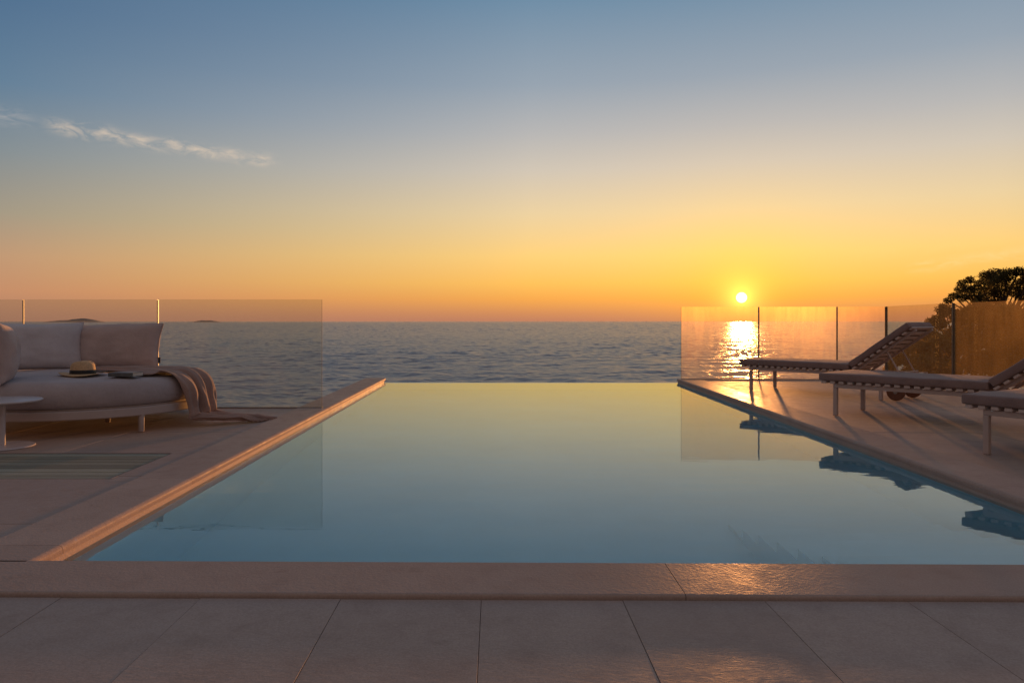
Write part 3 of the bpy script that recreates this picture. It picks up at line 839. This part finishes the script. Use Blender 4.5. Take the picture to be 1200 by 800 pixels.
def make_lounger(label):
    root = empty('sun_lounger', (0,0,0), 0, label, 'sun lounger', 'sun loungers in a row along the right side of the pool')
    # frame: two long rails, cross bars
    mb = MB()
    for y in (.035, LW-.035): mb.rbox(.11, 2.02, y-.014, y+.014, RZ-.038, RZ, .004)
    for x in (.13, 1.40, 1.98): mb.rbox(x-.014, x+.014, .0495, LW-.0495, RZ-.036, RZ-.002, .004)
    mb.build('lounger_frame', M['frame'], root)
    for x in (.13, 1.74):
        for y in (.035, LW-.035):
            mb = MB(); mb.rbox(x-.019, x+.019, y-.019, y+.019, 0, RZ-.0385, .005); mb.build('leg', M['frame'], root)
    # seat slats
    mb = MB(); n = 17
    for k in range(n):
        x = .03 + (SL-.06)*k/(n-1); mb.rbox(x-.024, x+.024, -.004, LW+.004, RZ+.0015, RZ+.027, .004, 0, None, 1)
    mb.build('seat_slats', M['slat'], root)
    # mattress
    vs, F = soft_slab(SL+.03, LW+.03, .070, 1.2)
    mb = MB(); mb.add([v + Vector((-.015, -.015, RZ+.0285)) for v in vs], F, 0, True); o = mb.build('seat_mattress', M['mattress'], root); auto_smooth(o, 50)
    Hn = Matrix.Translation((SL+.015, 0, RZ+.0285)) @ Matrix.Rotation(-TH, 4, 'Y')
    vs, F = soft_slab(BL, LW+.03, .070, 4.4)
    mb = MB(); mb.add([Hn @ (v + Vector((.045, -.015, 0))) for v in vs], F, 0, True); o = mb.build('back_mattress', M['mattress'], root); auto_smooth(o, 50)
    # back frame and slats
    mb = MB()
    for y in (.09, LW-.09): mb.rbox(.0, BL+.045, y-.012, y+.012, -.052, -.0265, .003, 0, Hn)
    mb.rbox(BL+.010, BL+.052, .0, LW, -.018, -.003, .004, 0, Hn)
    mb.build('back_frame', M['frame'], root)
    mb = MB(); n = 9
    for k in range(n):
        x = .06 + (BL-.12)*k/(n-1); mb.rbox(x-.024, x+.024, -.004, LW+.004, -.0255, -.003, .004, 0, Hn, 1)
    mb.build('back_slats', M['slat'], root)
    # prop
    mb = MB()
    for y in (.12, LW-.12):
        a = Hn @ Vector((BL*.55, y, -.045)); mb.tube([a, Vector((1.92, y, RZ-.01))], .010, 8)
    mb.tube([Vector((1.92, .0495, RZ+.012)), Vector((1.92, LW-.0495, RZ+.012))], .009, 8)
    mb.build('back_prop', M['frame'], root)
    # transport wheels on a short axle by the head legs
    for y in (.095, LW-.095):
        mb = MB(); n = 28
        vs = []
        for (yy, rr) in ((-.018,.085),(-.014,.098),(.014,.098),(.018,.085)):
            for k in range(n):
                a = 2*math.pi*k/n; vs.append((1.88+rr*math.cos(a), y+yy, .099+rr*math.sin(a)))
        F = [(i*n+k, i*n+(k+1) % n, (i+1)*n+(k+1) % n, (i+1)*n+k) for i in range(3) for k in range(n)] + [list(range(n)), list(range(3*n, 4*n))[::-1]]
        mb.add(vs, F, 0); o = mb.build('wheel', M['wheel_wood'], root); auto_smooth(o)
        hb = MB(); hb.tube([(1.88, y-.022, .099), (1.88, y+.022, .099)], .022, 14); hb.build('hub', M['steel'], o)
        hb = MB(); hb.rbox(1.872, 1.888, y-.030, y-.0225, .099, RZ-.04, .002); hb.build('wheel_bracket', M['frame'], o)
    return root
rzl = math.atan2(-.75, .66)
l1 = make_lounger('farthest sun lounger, just below the setting sun, by the far pool corner')
l2 = copy_tree(l1); l3 = copy_tree(l1)
l2['label'] = 'middle sun lounger, its raised back against the glass fence and the dark tree'
l3['label'] = 'nearest sun lounger, cut off by the edge of the picture after its foot end'
for o, (x, y), dr in ((l1, (3.26, 9.62), 0), (l2, (3.17, 7.06), 0), (l3, (3.26, 5.04), -12)):
    o.location = (x, y, -.004); o.rotation_euler = (0, 0, rzl + R(dr))

# ----------------------------------------------------------------------------
# trees beyond the glass
# ----------------------------------------------------------------------------
def leaves(mb, c, rx, ry, rz, n, size, shell=.5, up=.0, asp=2.2):
    """many small leaf faces in an uneven ellipsoid clump"""
    c = np.array(c)
    d = rng.normal(size=(n, 3)); d /= np.linalg.norm(d, axis=1)[:, None]
    r_ = rng.uniform(shell**3, 1, n)**(1/3)
    lump = np.array([1 + .38*noise.noise(Vector(q*2.1 + c*.7)) + .22*noise.noise(Vector(q*5.1 + c)) for q in d])
    P = c + d*(r_*lump)[:, None]*np.array([rx, ry, rz])
    a = rng.normal(size=(n, 3)) + d*.7; a[:, 2] += up; a /= np.linalg.norm(a, axis=1)[:, None]
    b_ = np.cross(a, rng.normal(size=(n, 3))); b_ /= np.linalg.norm(b_, axis=1)[:, None]
    s_ = size*rng.uniform(.6, 1.4, n)[:, None]
    q0 = P - b_*s_*.35; q1 = P + a*s_*.5*asp - 0*b_; q2 = P + b_*s_*.35; q3 = P - a*s_*.5*asp
    V = np.stack([q0, q1, q2, q3], 1).reshape(-1, 3)
    mb.add([tuple(v) for v in V], [(4*i, 4*i+1, 4*i+2, 4*i+3) for i in range(n)])
def at(px, py, Y): return Vector(((px-580)*Y/850, Y, CAM_H - (py-376.5)*Y/850))
def tree(name, clumps, base, trunk_r, mat, label, cat, Y, size, dens, group=None, fit=.84):
    base = Vector(base); root = empty(name, base, 0, label, cat, group)
    tops = []; mb = MB()
    for (px, py, r_) in clumps:
        yy = Y + rng.uniform(-1, 1)*1.1
        p = at(px, py, yy); rr = r_*yy/850
        tops.append((p, rr))
        n = int(dens*(rr/.45)**2)
        leaves(mb, p - base, rr*fit, rr*1.1*fit, rr*.8*fit, n, size, .25)
    o = mb.build('crown', mat, root)
    # trunk and limbs grow to the clumps
    tm = MB(); cx = sum((p for p, _ in tops), Vector())/len(tops)
    fork = base.lerp(Vector((cx.x, cx.y, cx.z)), .55); fork.x = base.x*.6 + cx.x*.4
    mid = base.lerp(fork, .5) + Vector((.12, .05, 0))
    tm.tube([base - base - Vector((0,0,.3)), mid-base, fork-base], trunk_r, 9, rs=[trunk_r*1.25, trunk_r, trunk_r*.75])
    for (p, rr) in tops:
        m1 = fork.lerp(p, .5) + Vector((rng.uniform(-.2,.2), rng.uniform(-.2,.2), .15))
        tm.tube([fork-base, m1-base, p-base], .04, 6, rs=[trunk_r*.5, trunk_r*.25, trunk_r*.08])
    tm.build('trunk', M['bark'], root)
    return root
YT = 30
pine = [(1194,318,9),(1181,322,12),(1168,323,14),(1157,324,11),(1150,335,12),(1171,334,17),(1136,328,7),(1128,332,7),(1126,339,8),(1136,339,8),
        (1111,352,6),(1118,347,7),(1128,348,9),(1143,347,11),(1162,349,18),(1189,342,11),(1197,333,12),(1200,347,11),(1208,325,15),(1222,335,18),(1215,350,16),(1234,348,15)]
tree('pine_tree', pine, (20.9, 30, hill_z(20.9, 30)), .20, M['pine'], 'dark pine rising above the glass fence on the right, its top open to the sky', 'tree', YT, .042, 1250, None, .80)
sh1 = [(1108,364,11),(1098,378,13),(1086,385,9),(1088,396,15),(1077,391,6),(1120,392,17),(1112,408,18),(1128,372,16),(1132,405,18)]
tree('evergreen_tree', sh1, (18.9, 29, hill_z(18.9, 29)-.4), .13, M['shrub'], 'dense rounded evergreen directly under the left side of the pine, behind the glass', 'tree', 29, .085, 620)
sh2 = [(1088,408,14),(1078,416,12),(1100,400,13),(1074,404,11),(1064,408,8),(1057,418,11),(1048,425,9),(1043,433,9),(1075,425,16),(1094,423,18),(1064,440,14),(1088,440,18),(1112,435,18)]
tree('evergreen_shrub', sh2, (16.9, 27, hill_z(16.9, 27)-.3), .09, M['shrub'], 'lowest evergreen shrub stepping down to the sea behind the middle lounger', 'shrub', 27, .085, 620)
sh3 = [(1150,366,20),(1178,370,22),(1145,392,22),(1172,398,26),(1205,376,24),(1202,405,28),(1150,425,26),(1182,430,28),(1215,435,30),(1235,400,30),(1240,372,24)]
tree('evergreen_tree', sh3, (20.6, 27.5, hill_z(20.6, 27.5)-.3), .15, M['shrub'], 'broad evergreen mass behind the angled glass panel at the right edge, below the pine', 'tree', 28, .09, 520)

# ----------------------------------------------------------------------------
# render settings
# ----------------------------------------------------------------------------
scene.view_settings.view_transform = 'Standard'; scene.view_settings.look = 'None'
scene.view_settings.gamma = 1; scene.view_settings.use_curve_mapping = False
scene.view_settings.exposure = math.log2(1/W_STR)
cy = scene.cycles
cy.use_denoising = True
try: cy.denoiser = 'OPENIMAGEDENOISE'
except Exception: pass
cy.max_bounces = 14; cy.transparent_max_bounces = 24; cy.transmission_bounces = 10; cy.diffuse_bounces = 4; cy.glossy_bounces = 6
cy.sample_clamp_indirect = 4.0; cy.sample_clamp_direct = 0
cy.caustics_refractive = True; cy.caustics_reflective = False
